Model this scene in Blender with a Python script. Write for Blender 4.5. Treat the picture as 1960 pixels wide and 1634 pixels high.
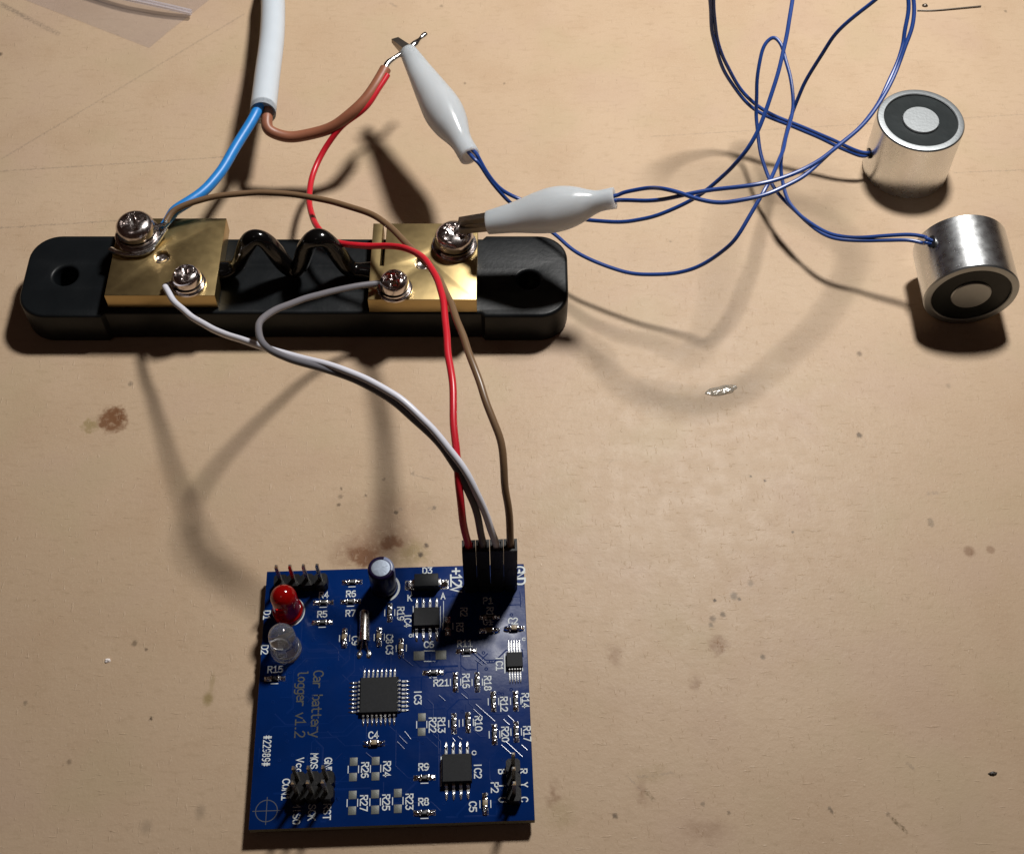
import bpy, bmesh, math, random
from mathutils import Vector, Matrix, noise
random.seed(7)
for o in list(bpy.data.objects): bpy.data.objects.remove(o)
SC = bpy.context.scene
COL = SC.collection
MM = 0.001
# ------------------------------------------------------------------ camera, light, exposure (lengths below are millimetres)
FPX, PITCH, CAMH = 2600.0, math.radians(56.94), 239.3
cd = bpy.data.cameras.new('camera'); cam = bpy.data.objects.new('camera', cd); COL.objects.link(cam)
cam.location = (0, 0, CAMH * MM); cam.rotation_euler = (math.pi / 2 - PITCH, 0, 0)
cd.sensor_width = 36; cd.lens = 36 * FPX / 1960; cd.clip_start = 0.01; cd.clip_end = 20
SC.camera = cam
w = bpy.data.worlds.new('World'); SC.world = w; w.use_nodes = True
w.node_tree.nodes['Background'].inputs[0].default_value = (1.0, 0.50, 0.36, 1)
w.node_tree.nodes['Background'].inputs[1].default_value = 0.017
def lamp(name, loc, power, radius, colr):
    d = bpy.data.lights.new(name, 'POINT'); d.energy = power; d.shadow_soft_size = radius * MM; d.color = colr
    o = bpy.data.objects.new(name, d); COL.objects.link(o); o.location = Vector(loc) * MM
    return o
dl = bpy.data.lights.new('desk_lamp_light', 'SPOT'); dl.energy = 7.75; dl.shadow_soft_size = 25 * MM; dl.color = (1.0, 0.975, 0.94)
dl.spot_size = math.radians(134); dl.spot_blend = 1.0
dlo = bpy.data.objects.new('desk_lamp_light', dl); COL.objects.link(dlo); dlo.location = Vector((100, 328, 335)) * MM
dlo.rotation_euler = (Vector((-35, 285, 0)) - Vector((100, 328, 335))).to_track_quat('-Z', 'Y').to_euler()
lamp('room_lamp_light', (-420, -260, 1300), 0.9, 110, (1.0, 0.9, 0.85))
SC.view_settings.view_transform = 'Standard'; SC.view_settings.look = 'None'
SC.view_settings.exposure = 0.0; SC.view_settings.gamma = 1
# ------------------------------------------------------------------ measuring: where a sight line meets height z
_fw = Vector((0, math.cos(PITCH), -math.sin(PITCH))); _rt = Vector((1, 0, 0)); _up = _rt.cross(_fw)
def at(px, py, z=0.0):
    d = _fw * FPX + _rt * (px - 980) - _up * (py - 817)
    return Vector((0, 0, CAMH)) + d * ((z - CAMH) / d.z)
BZ = 3.5; BS = (CAMH - BZ) / (CAMH - 2.6)
BC = Vector((-21.83 * BS, 96.31 * BS, BZ)); BA = 0.0341; BW, BH = 50.0 * BS, 50.25 * BS
def bl(px, py, z=BZ):                                    # board coordinates of a point on the board
    p = at(px, py, z) - BC
    return (p.x * math.cos(BA) + p.y * math.sin(BA), -p.x * math.sin(BA) + p.y * math.cos(BA))
# ------------------------------------------------------------------ materials
def mat(name, col, rough=0.5, metal=0.0, nvar=0.0, nscale=400, bump=0.0, bscale=1500, rvar=0.0, coat=0.0, trans=0.0, sss=0.0, sssr=1.0, spec=0.5, ior=1.5, stretch=None):
    m = bpy.data.materials.new(name); m.use_nodes = True
    nt = m.node_tree; b = nt.nodes['Principled BSDF']; L = nt.links.new
    b.inputs['Base Color'].default_value = (*col, 1); b.inputs['Roughness'].default_value = rough
    b.inputs['Metallic'].default_value = metal; b.inputs['IOR'].default_value = ior
    b.inputs['Specular IOR Level'].default_value = spec
    if coat: b.inputs['Coat Weight'].default_value = coat; b.inputs['Coat Roughness'].default_value = 0.15
    if trans: b.inputs['Transmission Weight'].default_value = trans
    if sss:
        b.inputs['Subsurface Weight'].default_value = sss; b.inputs['Subsurface Radius'].default_value = (1, .9, .85)
        b.inputs['Subsurface Scale'].default_value = sssr * MM
    tc = nt.nodes.new('ShaderNodeTexCoord'); src = tc.outputs['Object']
    if stretch:
        mp = nt.nodes.new('ShaderNodeMapping'); mp.inputs['Scale'].default_value = stretch; L(src, mp.inputs[0]); src = mp.outputs[0]
    def nz(scale, det=4):
        n = nt.nodes.new('ShaderNodeTexNoise'); n.inputs['Scale'].default_value = scale; n.inputs['Detail'].default_value = det
        L(src, n.inputs['Vector']); return n.outputs['Fac']
    if nvar:
        mx = nt.nodes.new('ShaderNodeMix'); mx.data_type = 'RGBA'; L(nz(nscale), mx.inputs[0])
        mx.inputs[6].default_value = (*[c * (1 - nvar) for c in col], 1); mx.inputs[7].default_value = (*[min(1, c * (1 + nvar)) for c in col], 1)
        L(mx.outputs[2], b.inputs['Base Color'])
    if rvar:
        mr = nt.nodes.new('ShaderNodeMapRange'); L(nz(nscale * 1.7), mr.inputs[0]); mr.inputs[1].default_value = .3; mr.inputs[2].default_value = .7
        mr.inputs[3].default_value = max(0.02, rough - rvar); mr.inputs[4].default_value = min(1, rough + rvar); L(mr.outputs[0], b.inputs['Roughness'])
    if bump:
        bp = nt.nodes.new('ShaderNodeBump'); bp.inputs['Strength'].default_value = 1; bp.inputs['Distance'].default_value = bump * MM
        L(nz(bscale), bp.inputs['Height']); L(bp.outputs[0], b.inputs['Normal'])
    return m
MT = dict(
    mask=mat('blue_solder_mask', (0.001, 0.017, 0.104), .3, nvar=.25, nscale=120, bump=.02, bscale=900, rvar=.08, spec=.09),
    glossmask=mat('mask_over_trace', (0.001, 0.017, 0.104), .2, nvar=.25, nscale=120, spec=.6),
    laminate=mat('board_edge', (0.10, 0.10, 0.07), .7, nvar=.3, nscale=2000),
    silk=mat('white_print', (0.62, 0.66, 0.66), .6, nvar=.12, nscale=3000),
    copper=mat('bare_tinned_copper', (0.05, 0.05, 0.036), .5, .2, nvar=.35, nscale=900, bump=.02),
    pad=mat('tinned_pad', (0.13, 0.135, 0.12), .5, .2, nvar=.25, nscale=2500, bump=.03, bscale=4000),
    solder=mat('solder', (0.84, 0.85, 0.84), .17, 1, nvar=.15, nscale=2500, bump=.06, bscale=1800, rvar=.1),
    pin=mat('tinned_lead', (0.75, 0.76, 0.75), .25, 1, nvar=.15, nscale=1500, bump=.03, bscale=2500),
    goldpin=mat('header_pin', (0.62, 0.58, 0.5), .25, 1, nvar=.2, nscale=800),
    chip=mat('chip_black', (0.016, 0.017, 0.019), .5, nvar=.3, nscale=2000, bump=.015, bscale=9000, spec=.12),
    resist=mat('resistor_black', (0.012, 0.013, 0.014), .35, nvar=.3, nscale=3000, spec=.22),
    mark=mat('grey_print', (0.25, 0.25, 0.26), .6),
    ceramic=mat('tan_ceramic', (0.26, 0.20, 0.12), .45, nvar=.2, nscale=2500),
    blackpl=mat('black_plastic', (0.010, 0.010, 0.011), .42, nvar=.3, nscale=700, bump=.02, bscale=3000, spec=.22),
    plug=mat('plug_black', (0.008, 0.008, 0.008), .45, nvar=.3, nscale=700, bump=.02, bscale=3000, spec=.22),
    basepl=mat('moulded_black', (0.0055, 0.0068, 0.008), .4, nvar=.3, nscale=90, bump=.03, bscale=1100, rvar=.07, spec=.22),
    gloss=mat('gloss_black_paint', (0.003, 0.0028, 0.0028), .17, nvar=.2, nscale=600, bump=.12, bscale=260, spec=.38),
    brass=mat('brass', (0.47, 0.35, 0.165), .35, 1, nvar=.06, nscale=300, bump=.004, bscale=3000, rvar=.02),
    nickel=mat('nickel_plate', (0.72, 0.66, 0.64), .2, 1, nvar=.12, nscale=700, bump=.02, bscale=700, rvar=.06),
    zinc=mat('zinc_plate', (0.73, 0.75, 0.76), .28, 1, nvar=.05, nscale=350, bump=.008, bscale=2600, rvar=.03),
    zincface=mat('zinc_face', (0.33, 0.35, 0.36), .42, 1, nvar=.1, nscale=500, bump=.02, bscale=1500),
    potting=mat('black_resin', (0.012, 0.016, 0.017), .4, nvar=.4, nscale=250, bump=.05, bscale=500, spec=.22),
    boot=mat('milky_vinyl', (0.62, 0.68, 0.73), .24, nvar=.03, nscale=150, sss=.9, sssr=2.5),
    steel=mat('clip_steel', (0.24, 0.21, 0.18), .35, 1, nvar=.3, nscale=500),
    white=mat('white_sheath', (0.52, 0.57, 0.62), .38, nvar=.04, nscale=200, sss=.3, sssr=1.0),
    blue=mat('blue_core', (0.012, 0.19, 0.54), .42, nvar=.12, nscale=500, bump=.03, bscale=800),
    brown=mat('brown_core', (0.26, 0.095, 0.05), .45, nvar=.12, nscale=500, bump=.03, bscale=800),
    red=mat('red_vinyl', (0.52, 0.012, 0.024), .34, nvar=.06, nscale=300),
    wwhite=mat('white_vinyl', (0.62, 0.62, 0.69), .36, nvar=.04, nscale=300),
    grey=mat('grey_vinyl', (0.14, 0.135, 0.15), .36, nvar=.06, nscale=300),
    olive=mat('brown_vinyl', (0.16, 0.095, 0.05), .36, nvar=.08, nscale=300),
    lead=mat('dark_blue_vinyl', (0.012, 0.05, 0.23), .36, nvar=.1, nscale=400),
    sleeve=mat('capacitor_sleeve', (0.008, 0.004, 0.024), .28, nvar=.3, nscale=500, spec=.22),
    stripe=mat('capacitor_stripe', (0.16, 0.19, 0.30), .32, nvar=.2, nscale=900),
    alu=mat('aluminium_top', (0.22, 0.25, 0.30), .5, 1, nvar=.18, nscale=900, bump=.03, bscale=900),
    xtal=mat('crystal_can', (0.62, 0.58, 0.54), .27, 1, nvar=.1, nscale=600),
    redled=mat('red_epoxy', (0.46, 0.004, 0.004), .1, trans=.55, ior=1.5),
    clearled=mat('clear_epoxy', (0.96, 0.96, 0.98), .035, trans=.94, ior=1.5),
    crumb=mat('pale_crumb', (0.8, 0.74, 0.72), .4),
    dcrumb=mat('dark_crumb', (0.03, 0.022, 0.016), .5),
    glue=mat('dried_glue', (0.75, 0.70, 0.6), .12, trans=.7, bump=.3, bscale=700),
    gasket=mat('black_grommet', (0.01, 0.01, 0.012), .35),
)
nt = MT['boot'].node_tree; _b = nt.nodes['Principled BSDF']; _t = nt.nodes.new('ShaderNodeBsdfTranslucent'); _t.inputs[0].default_value = (.86, .80, .76, 1)
_m = nt.nodes.new('ShaderNodeMixShader'); _m.inputs[0].default_value = .4; nt.links.new(_b.outputs[0], _m.inputs[1]); nt.links.new(_t.outputs[0], _m.inputs[2]); nt.links.new(_m.outputs[0], nt.nodes['Material Output'].inputs[0])
# ------------------------------------------------------------------ mesh helpers
def obj(name, bm, m, parent=None, loc=(0, 0, 0), rot=0.0, sharp=35, kind=None):
    if isinstance(bm, bpy.types.Mesh): me = bm
    else: me = mesh(name, bm, m, sharp)
    o = bpy.data.objects.new(name, me); COL.objects.link(o)
    o.location = Vector(loc) * MM; o.rotation_euler = (0, 0, rot)
    if parent is not None: o.parent = parent
    if kind: o['kind'] = kind
    return o
def mesh(name, bm, m, sharp=35):
    me = bpy.data.meshes.new(name)
    bmesh.ops.recalc_face_normals(bm, faces=bm.faces)
    for v in bm.verts: v.co *= MM
    for f in bm.faces: f.smooth = True
    bm.to_mesh(me); bm.free()
    for x in (m if isinstance(m, (list, tuple)) else [m]): me.materials.append(x)
    me.set_sharp_from_angle(angle=math.radians(sharp))
    return me
def thing(name, label, cat, loc=(0, 0, 0), group=None, rot=0.0):
    o = bpy.data.objects.new(name, None); COL.objects.link(o); o.empty_display_size = .005
    o.location = Vector(loc) * MM; o.rotation_euler = (0, 0, rot)
    o['label'] = label; o['category'] = cat
    if group: o['group'] = group
    return o
def box(bm, x0, x1, y0, y1, z0, z1, bev=0.0, mi=0):
    b2 = bmesh.new(); bmesh.ops.create_cube(b2, size=1)
    for v in b2.verts: v.co = Vector(((x0 + x1) / 2 + v.co.x * (x1 - x0), (y0 + y1) / 2 + v.co.y * (y1 - y0), (z0 + z1) / 2 + v.co.z * (z1 - z0)))
    if bev: bmesh.ops.bevel(b2, geom=b2.edges[:], offset=bev, segments=2, affect='EDGES', profile=.5)
    join(bm, b2, mi)
def join(bm, b2, mi=0, mtx=None):
    vs = [bm.verts.new(mtx @ v.co if mtx else v.co) for v in b2.verts]
    b2.verts.index_update()
    for f in b2.faces:
        nf = bm.faces.new([vs[v.index] for v in f.verts]); nf.material_index = mi
    b2.free()
def lathe(bm, prof, seg=40, mtx=None, mi=0, sx=1.0, sy=1.0):
    rows = []
    for r, z in prof:
        if r < 1e-6: rows.append([bm.verts.new((mtx @ Vector((0, 0, z))) if mtx else (0, 0, z))])
        else:
            row = []
            for i in range(seg):
                a = 2 * math.pi * i / seg; p = Vector((r * math.cos(a) * sx, r * math.sin(a) * sy, z))
                row.append(bm.verts.new(mtx @ p if mtx else p))
            rows.append(row)
    for a, b in zip(rows, rows[1:]):
        for i in range(seg):
            j = (i + 1) % seg
            if len(a) == 1 and len(b) == 1: continue
            if len(a) == 1: f = bm.faces.new((a[0], b[i], b[j]))
            elif len(b) == 1: f = bm.faces.new((a[i], a[j], b[0]))
            else: f = bm.faces.new((a[i], a[j], b[j], b[i]))
            f.material_index = mi
def spline(pts, n=8, smooth=2):
    pts = [Vector(p) for p in pts]; P = [pts[0] * 2 - pts[1]] + pts + [pts[-1] * 2 - pts[-2]]; out = []
    for i in range(1, len(P) - 2):
        p0, p1, p2, p3 = P[i - 1:i + 3]
        for k in range(n):
            t = k / n; t2 = t * t; t3 = t2 * t
            out.append(.5 * ((2 * p1) + (p2 - p0) * t + (2 * p0 - 5 * p1 + 4 * p2 - p3) * t2 + (3 * p1 - p0 - 3 * p2 + p3) * t3))
    out.append(pts[-1])
    for _ in range(smooth * n):
        out = [out[0]] + [(out[i - 1] + out[i] * 2 + out[i + 1]) / 4 for i in range(1, len(out) - 1)] + [out[-1]]
    return out
def tube(bm, path, r, sides=10, ry=None, mi=0, side=None):
    N = len(path); rows = []; nrm = None
    for i, p in enumerate(path):
        t = (path[min(i + 1, N - 1)] - path[max(i - 1, 0)]).normalized()
        if side is not None: nrm = (Vector(side) - t * t.dot(Vector(side))).normalized()
        elif nrm is None: nrm = t.orthogonal().normalized()
        else: nrm = (nrm - t * t.dot(nrm)).normalized()
        b = t.cross(nrm)
        rr = r(i / (N - 1)) if callable(r) else r; r2 = (ry(i / (N - 1)) if callable(ry) else ry) if ry else rr
        rows.append([bm.verts.new(p + nrm * math.cos(2 * math.pi * k / sides) * rr + b * math.sin(2 * math.pi * k / sides) * r2) for k in range(sides)])
    for a, b in zip(rows, rows[1:]):
        for k in range(sides):
            f = bm.faces.new((a[k], a[(k + 1) % sides], b[(k + 1) % sides], b[k])); f.material_index = mi
    for row in (rows[0], rows[-1]):
        f = bm.faces.new(row); f.material_index = mi
def wire(name, pts, r, m, parent, org, n=8, smooth=2, sides=12, kink=.3):
    ph = spline(pts, n, smooth); sd = len(pts) * 3.7 + pts[0].x; acc = 0.0; q = []
    for i, p in enumerate(ph):
        acc += (p - ph[i - 1]).length if i else 0; e = min(1, i / 8, (len(ph) - 1 - i) / 8)
        q.append(p - Vector(org) + Vector((noise.noise(Vector((acc * .13, sd, 1))), noise.noise(Vector((acc * .13, sd, 5))), .7 * noise.noise(Vector((acc * .13, sd, 9))))) * kink * e)
    bm = bmesh.new(); tube(bm, q, r, sides)
    return obj(name, bm, m, parent)
def W(lst): return [at(*p) for p in lst]
def extruded(name, loops, z0, z1, m, bev=0.4, res=3, parent=None):      # flat outline with holes, bevelled rim
    cu = bpy.data.curves.new(name, 'CURVE'); cu.dimensions = '2D'; cu.fill_mode = 'BOTH'
    cu.bevel_depth = bev * MM; cu.bevel_resolution = res; cu.extrude = ((z1 - z0) / 2 - bev) * MM; cu.offset = -bev * MM
    for lp in loops:
        s = cu.splines.new('POLY'); s.points.add(len(lp) - 1); s.use_cyclic_u = True
        for q, p in zip(s.points, lp): q.co = (p[0] * MM, p[1] * MM, 0, 1)
    co = bpy.data.objects.new('tmp', cu); COL.objects.link(co)
    me = bpy.data.meshes.new_from_object(co.evaluated_get(bpy.context.evaluated_depsgraph_get()))
    bpy.data.objects.remove(co); bpy.data.curves.remove(cu)
    for v in me.vertices: v.co.z += (z0 + z1) / 2 * MM
    me.materials.clear(); me.materials.append(m)
    bm = bmesh.new(); bm.from_mesh(me); bmesh.ops.remove_doubles(bm, verts=bm.verts, dist=1e-7)
    for f in bm.faces: f.smooth = True
    bm.to_mesh(me); bm.free(); me.set_sharp_from_angle(angle=math.radians(28)); me.name = name
    return obj(name, me, m, parent)
def arc(cx, cy, r, a0, a1, n=10):
    return [(cx + r * math.cos(math.radians(a0 + (a1 - a0) * i / n)), cy + r * math.sin(math.radians(a0 + (a1 - a0) * i / n))) for i in range(n + 1)]
def circ(cx, cy, r, n=28): return [(cx + r * math.cos(2 * math.pi * i / n), cy + r * math.sin(2 * math.pi * i / n)) for i in range(n)]
# ------------------------------------------------------------------ table
def table_material():
    m = bpy.data.materials.new('worn_hardboard'); m.use_nodes = True; nt = m.node_tree; N = nt.nodes.new; L = nt.links.new
    b = nt.nodes['Principled BSDF']
    tc = N('ShaderNodeTexCoord'); sc = N('ShaderNodeVectorMath'); sc.operation = 'SCALE'; sc.inputs['Scale'].default_value = 1000
    L(tc.outputs['Object'], sc.inputs[0]); P = sc.outputs[0]
    def nz(scale, det=4, vec=None, rough=.55, stretch=None, out='Fac'):
        n = N('ShaderNodeTexNoise'); n.inputs['Scale'].default_value = scale; n.inputs['Detail'].default_value = det; n.inputs['Roughness'].default_value = rough
        v = vec or P
        if stretch:
            mp = N('ShaderNodeMapping'); mp.inputs['Scale'].default_value = stretch; mp.inputs['Rotation'].default_value = (0, 0, .15); L(v, mp.inputs[0]); v = mp.outputs[0]
        L(v, n.inputs['Vector']); return n.outputs[out]
    def mth(op, a, c=None, cl=False):
        n = N('ShaderNodeMath'); n.operation = op; n.use_clamp = cl
        for i, x in enumerate((a, c)):
            if x is None: continue
            if isinstance(x, (int, float)): n.inputs[i].default_value = x
            else: L(x, n.inputs[i])
        return n.outputs[0]
    def rng(x, a, c, lo=0.0, hi=1.0):
        n = N('ShaderNodeMapRange'); n.interpolation_type = 'SMOOTHSTEP'; L(x, n.inputs[0])
        for i, q in enumerate((a, c, lo, hi)): n.inputs[i + 1].default_value = q
        return n.outputs[0]
    def mix(f, a, c):
        n = N('ShaderNodeMix'); n.data_type = 'RGBA'
        if isinstance(f, (int, float)): n.inputs[0].default_value = f
        else: L(f, n.inputs[0])
        for i, q in ((6, a), (7, c)):
            if isinstance(q, tuple): n.inputs[i].default_value = (*q, 1)
            else: L(q, n.inputs[i])
        return n.outputs[2]
    col = mix(rng(nz(.012, 3), .35, .65), (0.462, 0.336, 0.224), (0.496, 0.364, 0.247))
    col = mix(rng(nz(.06, 5), .42, .75, 0, .5), col, (0.42, 0.29, 0.185))
    col = mix(rng(nz(.9, 3, stretch=(.35, 1, 1)), .5, .78, 0, .42), col, (0.36, 0.255, 0.16))
    col = mix(rng(nz(2.6, 2), .45, .8, 0, .35), col, (0.56, 0.44, 0.31))
    col = mix(rng(nz(.33, 5, rough=.7), .66, .74, 0, .45), col, (0.20, 0.135, 0.08))
    col = mix(rng(nz(.045, 3, rough=.4), .5, .7, 0, .25), col, (0.455, 0.318, 0.245)); col = mix(rng(nz(.05, 3, rough=.4, stretch=(1, 1, 1)), .52, .72, 0, .4), col, (0.44, 0.345, 0.215))
    # warped position for stain outlines
    wv = N('ShaderNodeVectorMath'); wv.operation = 'MULTIPLY_ADD'; L(nz(.55, 4, out='Color'), wv.inputs[0]); wv.inputs[1].default_value = (4.5, 4.5, 0); L(P, wv.inputs[2]); WP = wv.outputs[0]
    w2 = N('ShaderNodeVectorMath'); w2.operation = 'MULTIPLY_ADD'; L(nz(2.0, 3, out='Color'), w2.inputs[0]); w2.inputs[1].default_value = (.9, .9, 0); L(P, w2.inputs[2]); WS = w2.outputs[0]
    blot = rng(nz(.7, 4, rough=.6), .22, .5)
    def stain(px, py, rx, ry, c, amt, soft=.6, small=False):
        nonlocal col
        q = at(px, py); off = .45 if small else 2.25
        s = N('ShaderNodeVectorMath'); s.operation = 'SUBTRACT'; L(WS if small else WP, s.inputs[0]); s.inputs[1].default_value = (q.x + off, q.y + off, 0)
        d = N('ShaderNodeVectorMath'); d.operation = 'MULTIPLY'; L(s.outputs[0], d.inputs[0]); d.inputs[1].default_value = (1 / rx, 1 / ry, 0)
        l = N('ShaderNodeVectorMath'); l.operation = 'LENGTH'; L(d.outputs[0], l.inputs[0])
        f = rng(l.outputs['Value'], 1.0, 1.0 - soft, 0, amt)
        if not small: f = mth('MULTIPLY', f, blot)
        col = mix(f, col, c)
    BR, OL, GY, PK = (0.16, 0.07, 0.03), (0.23, 0.17, 0.06), (0.17, 0.13, 0.09), (0.29, 0.18, 0.11)
    stain(215, 803, 3.8, 4.2, BR, .9, .5); stain(225, 795, 2.8, 3, BR, .6); stain(172, 815, 2.2, 2.4, OL, .6)
    stain(735, 1035, 10, 6, BR, .55, .9); stain(680, 1060, 8, 5, BR, .5, .9); stain(790, 1060, 5, 4.5, OL, .6, .9); stain(745, 1040, 3.2, 2, BR, .95); stain(700, 1065, 4, 3, BR, .9)
    stain(720, 985, 16, 9, PK, .3, .95); stain(800, 975, 12, 6, PK, .22, .95)
    stain(1375, 1238, 2.4, 3.2, PK, .8, .7); stain(1178, 1252, 2.2, 3.2, PK, .55, .8); stain(1332, 1305, 1.6, 2, BR, .4, .9)
    stain(1060, 1520, 1.8, 3.4, BR, .5, .9); stain(1075, 1560, 4, 4, OL, .25, .9); stain(1230, 1515, 1.6, 3.6, BR, .35, .9); stain(1245, 1480, 5, 2.4, OL, .2, .9); stain(1350, 1590, 7, 3, BR, .28, .9)
    stain(1855, 1055, 1.5, 1.6, BR, .55, .6, True); stain(1896, 1052, 1.2, 1.3, BR, .45, .6, True); stain(1782, 1000, .9, 1.5, GY, .5, .6, True)
    stain(398, 1337, 1.4, 2, OL, .7, .8, True); stain(406, 1305, .7, 3, OL, .35, .8, True); stain(383, 1553, 1.4, 2.2, GY, .4, .9, True); stain(280, 1582, 1.6, 2, GY, .35, .9, True)
    for px, py, r, a in ((289, 1375, .5, 1), (1177, 1561, .7, .8), (1645, 833, .9, .8), (1368, 1148, .5, 1), (1405, 1140, 1.1, .7), (1415, 1146, .5, .9), (1437, 1116, .9, .5), (1384, 1176, .8, .7), (1364, 1184, .9, .6), (1361, 1196, .7, .7),
                         (1437, 912, .4, .9), (1464, 920, .4, .9), (1460, 1257, .7, .8), (1517, 1018, .4, .9), (1645, 677, .9, .6), (1815, 738, .8, .35), (758, 980, .6, .8), (816, 1044, .7, .9), (805, 1061, .8, 1), (831, 972, .6, .8), (700, 948, .5, .6),
                         (653, 935, .5, .7), (648, 966, .6, .7), (790, 905, .5, .5), (735, 917, .5, .5), (652, 950, .7, .5), (257, 1231, .8, .6), (280, 1242, .5, .7), (132, 1458, .7, .5), (48, 1345, .6, .6), (250, 735, .8, .6), (845, 12, .7, .5), (965, 160, .5, .6),
                         (1925, 22, .6, .6), (1588, 1547, .5, .8), (1592, 1552, .4, .7), (1700, 1558, .6, .4), (1395, 1555, .5, .6), (1345, 1538, .5, .6), (0, 104, .9, .8), (1283, 462, .4, .5), (890, 160, .5, .5)):
        stain(px, py, r, r * 1.15, GY if (px + py) % 2 else (0.10, 0.07, 0.045), a, .75, True)
    # pencil lines, smudges, the two long faint scores and a shadow bar painted by the bag
    def line(x0, y0, x1, y1, wd, amt, c=(0.22, 0.17, 0.13), rough=1.6):
        nonlocal col
        a, e = at(x0, y0), at(x1, y1); d = (e - a); ln = d.length; d.normalize(); n = Vector((-d.y, d.x, 0))
        def dot(v, k):
            q = N('ShaderNodeVectorMath'); q.operation = 'DOT_PRODUCT'; L(WS, q.inputs[0]); q.inputs[1].default_value = v
            return mth('SUBTRACT', q.outputs['Value'], k + v.dot(Vector((.45, .45, 0))))
        dist = mth('ABSOLUTE', dot(n, n.dot(a))); along = mth('ABSOLUTE', dot(d, d.dot(a) + ln / 2))
        f = mth('MULTIPLY', rng(dist, wd, wd * .3, 0, amt), rng(along, ln / 2, ln / 2 - 1))
        f = mth('MULTIPLY', f, rng(nz(rough, 3), .38, .6, .25, 1)); col = mix(f, col, c)
    line(-60, 332, 440, 300, .28, .5); line(1240, 262, 2050, 214, .25, .35); line(-60, 440, 250, 421, .3, .5); line(1820, 331, 2050, 322, .3, .4)
    line(0, 306, 470, 26, .4, .38); line(0, 8, 116, 68, 1.1, .55, (0.25, 0.19, 0.14)); line(-20, -6, 60, 40, .8, .35)  # last two: soft shadow bar near the bag, painted into the colour
    line(745, 5, 762, 15, .6, .5); line(1702, 1560, 1740, 1597, .5, .85, (0.16, 0.11, 0.06)); line(1732, 1455, 1753, 1476, .35, .5); line(1232, 1508, 1256, 1536, .6, .7, (0.17, 0.12, 0.06)); line(1196, 1480, 1236, 1520, .25, .4); line(1215, 1487, 1295, 1478, .4, .35)
    line(784, 907, 835, 920, .3, .45); line(755, 982, 775, 970, .4, .5); line(812, 975, 830, 970, .4, .4); line(1770, 944, 1800, 943, .6, .45)
    L(col, b.inputs['Base Color'])
    # sheen: sealed but scratched, pale fibres catching the lamp
    fib = rng(nz(1.6, 3, stretch=(1, .22, 1)), .63, .72); fi2 = rng(nz(1.3, 3, stretch=(.2, 1.1, 1)), .64, .73)
    r0 = mth('ADD', rng(nz(.25, 4), .3, .7, .42, .5), 0.0)
    L(mth('SUBTRACT', r0, mth('MULTIPLY', mth('MAXIMUM', fib, fi2), .12)), b.inputs['Roughness'])
    b.inputs['Specular IOR Level'].default_value = .2
    h = mth('ADD', mth('MULTIPLY', nz(.9, 5, rough=.65), .35), mth('ADD', mth('MULTIPLY', fib, .22), mth('MULTIPLY', fi2, .22)))
    h = mth('ADD', h, mth('MULTIPLY', nz(.08, 3), .25))
    bp = N('ShaderNodeBump'); bp.inputs['Strength'].default_value = .8; bp.inputs['Distance'].default_value = .21 * MM; L(h, bp.inputs['Height']); L(bp.outputs[0], b.inputs['Normal'])
    return m
bm = bmesh.new(); box(bm, -420, 420, -260, 620, -18, 0, .6)
t = obj('tabletop', bm, table_material(), kind='structure'); t['label'] = 'worn tan hardboard workbench top with stains and pencil lines'
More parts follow.
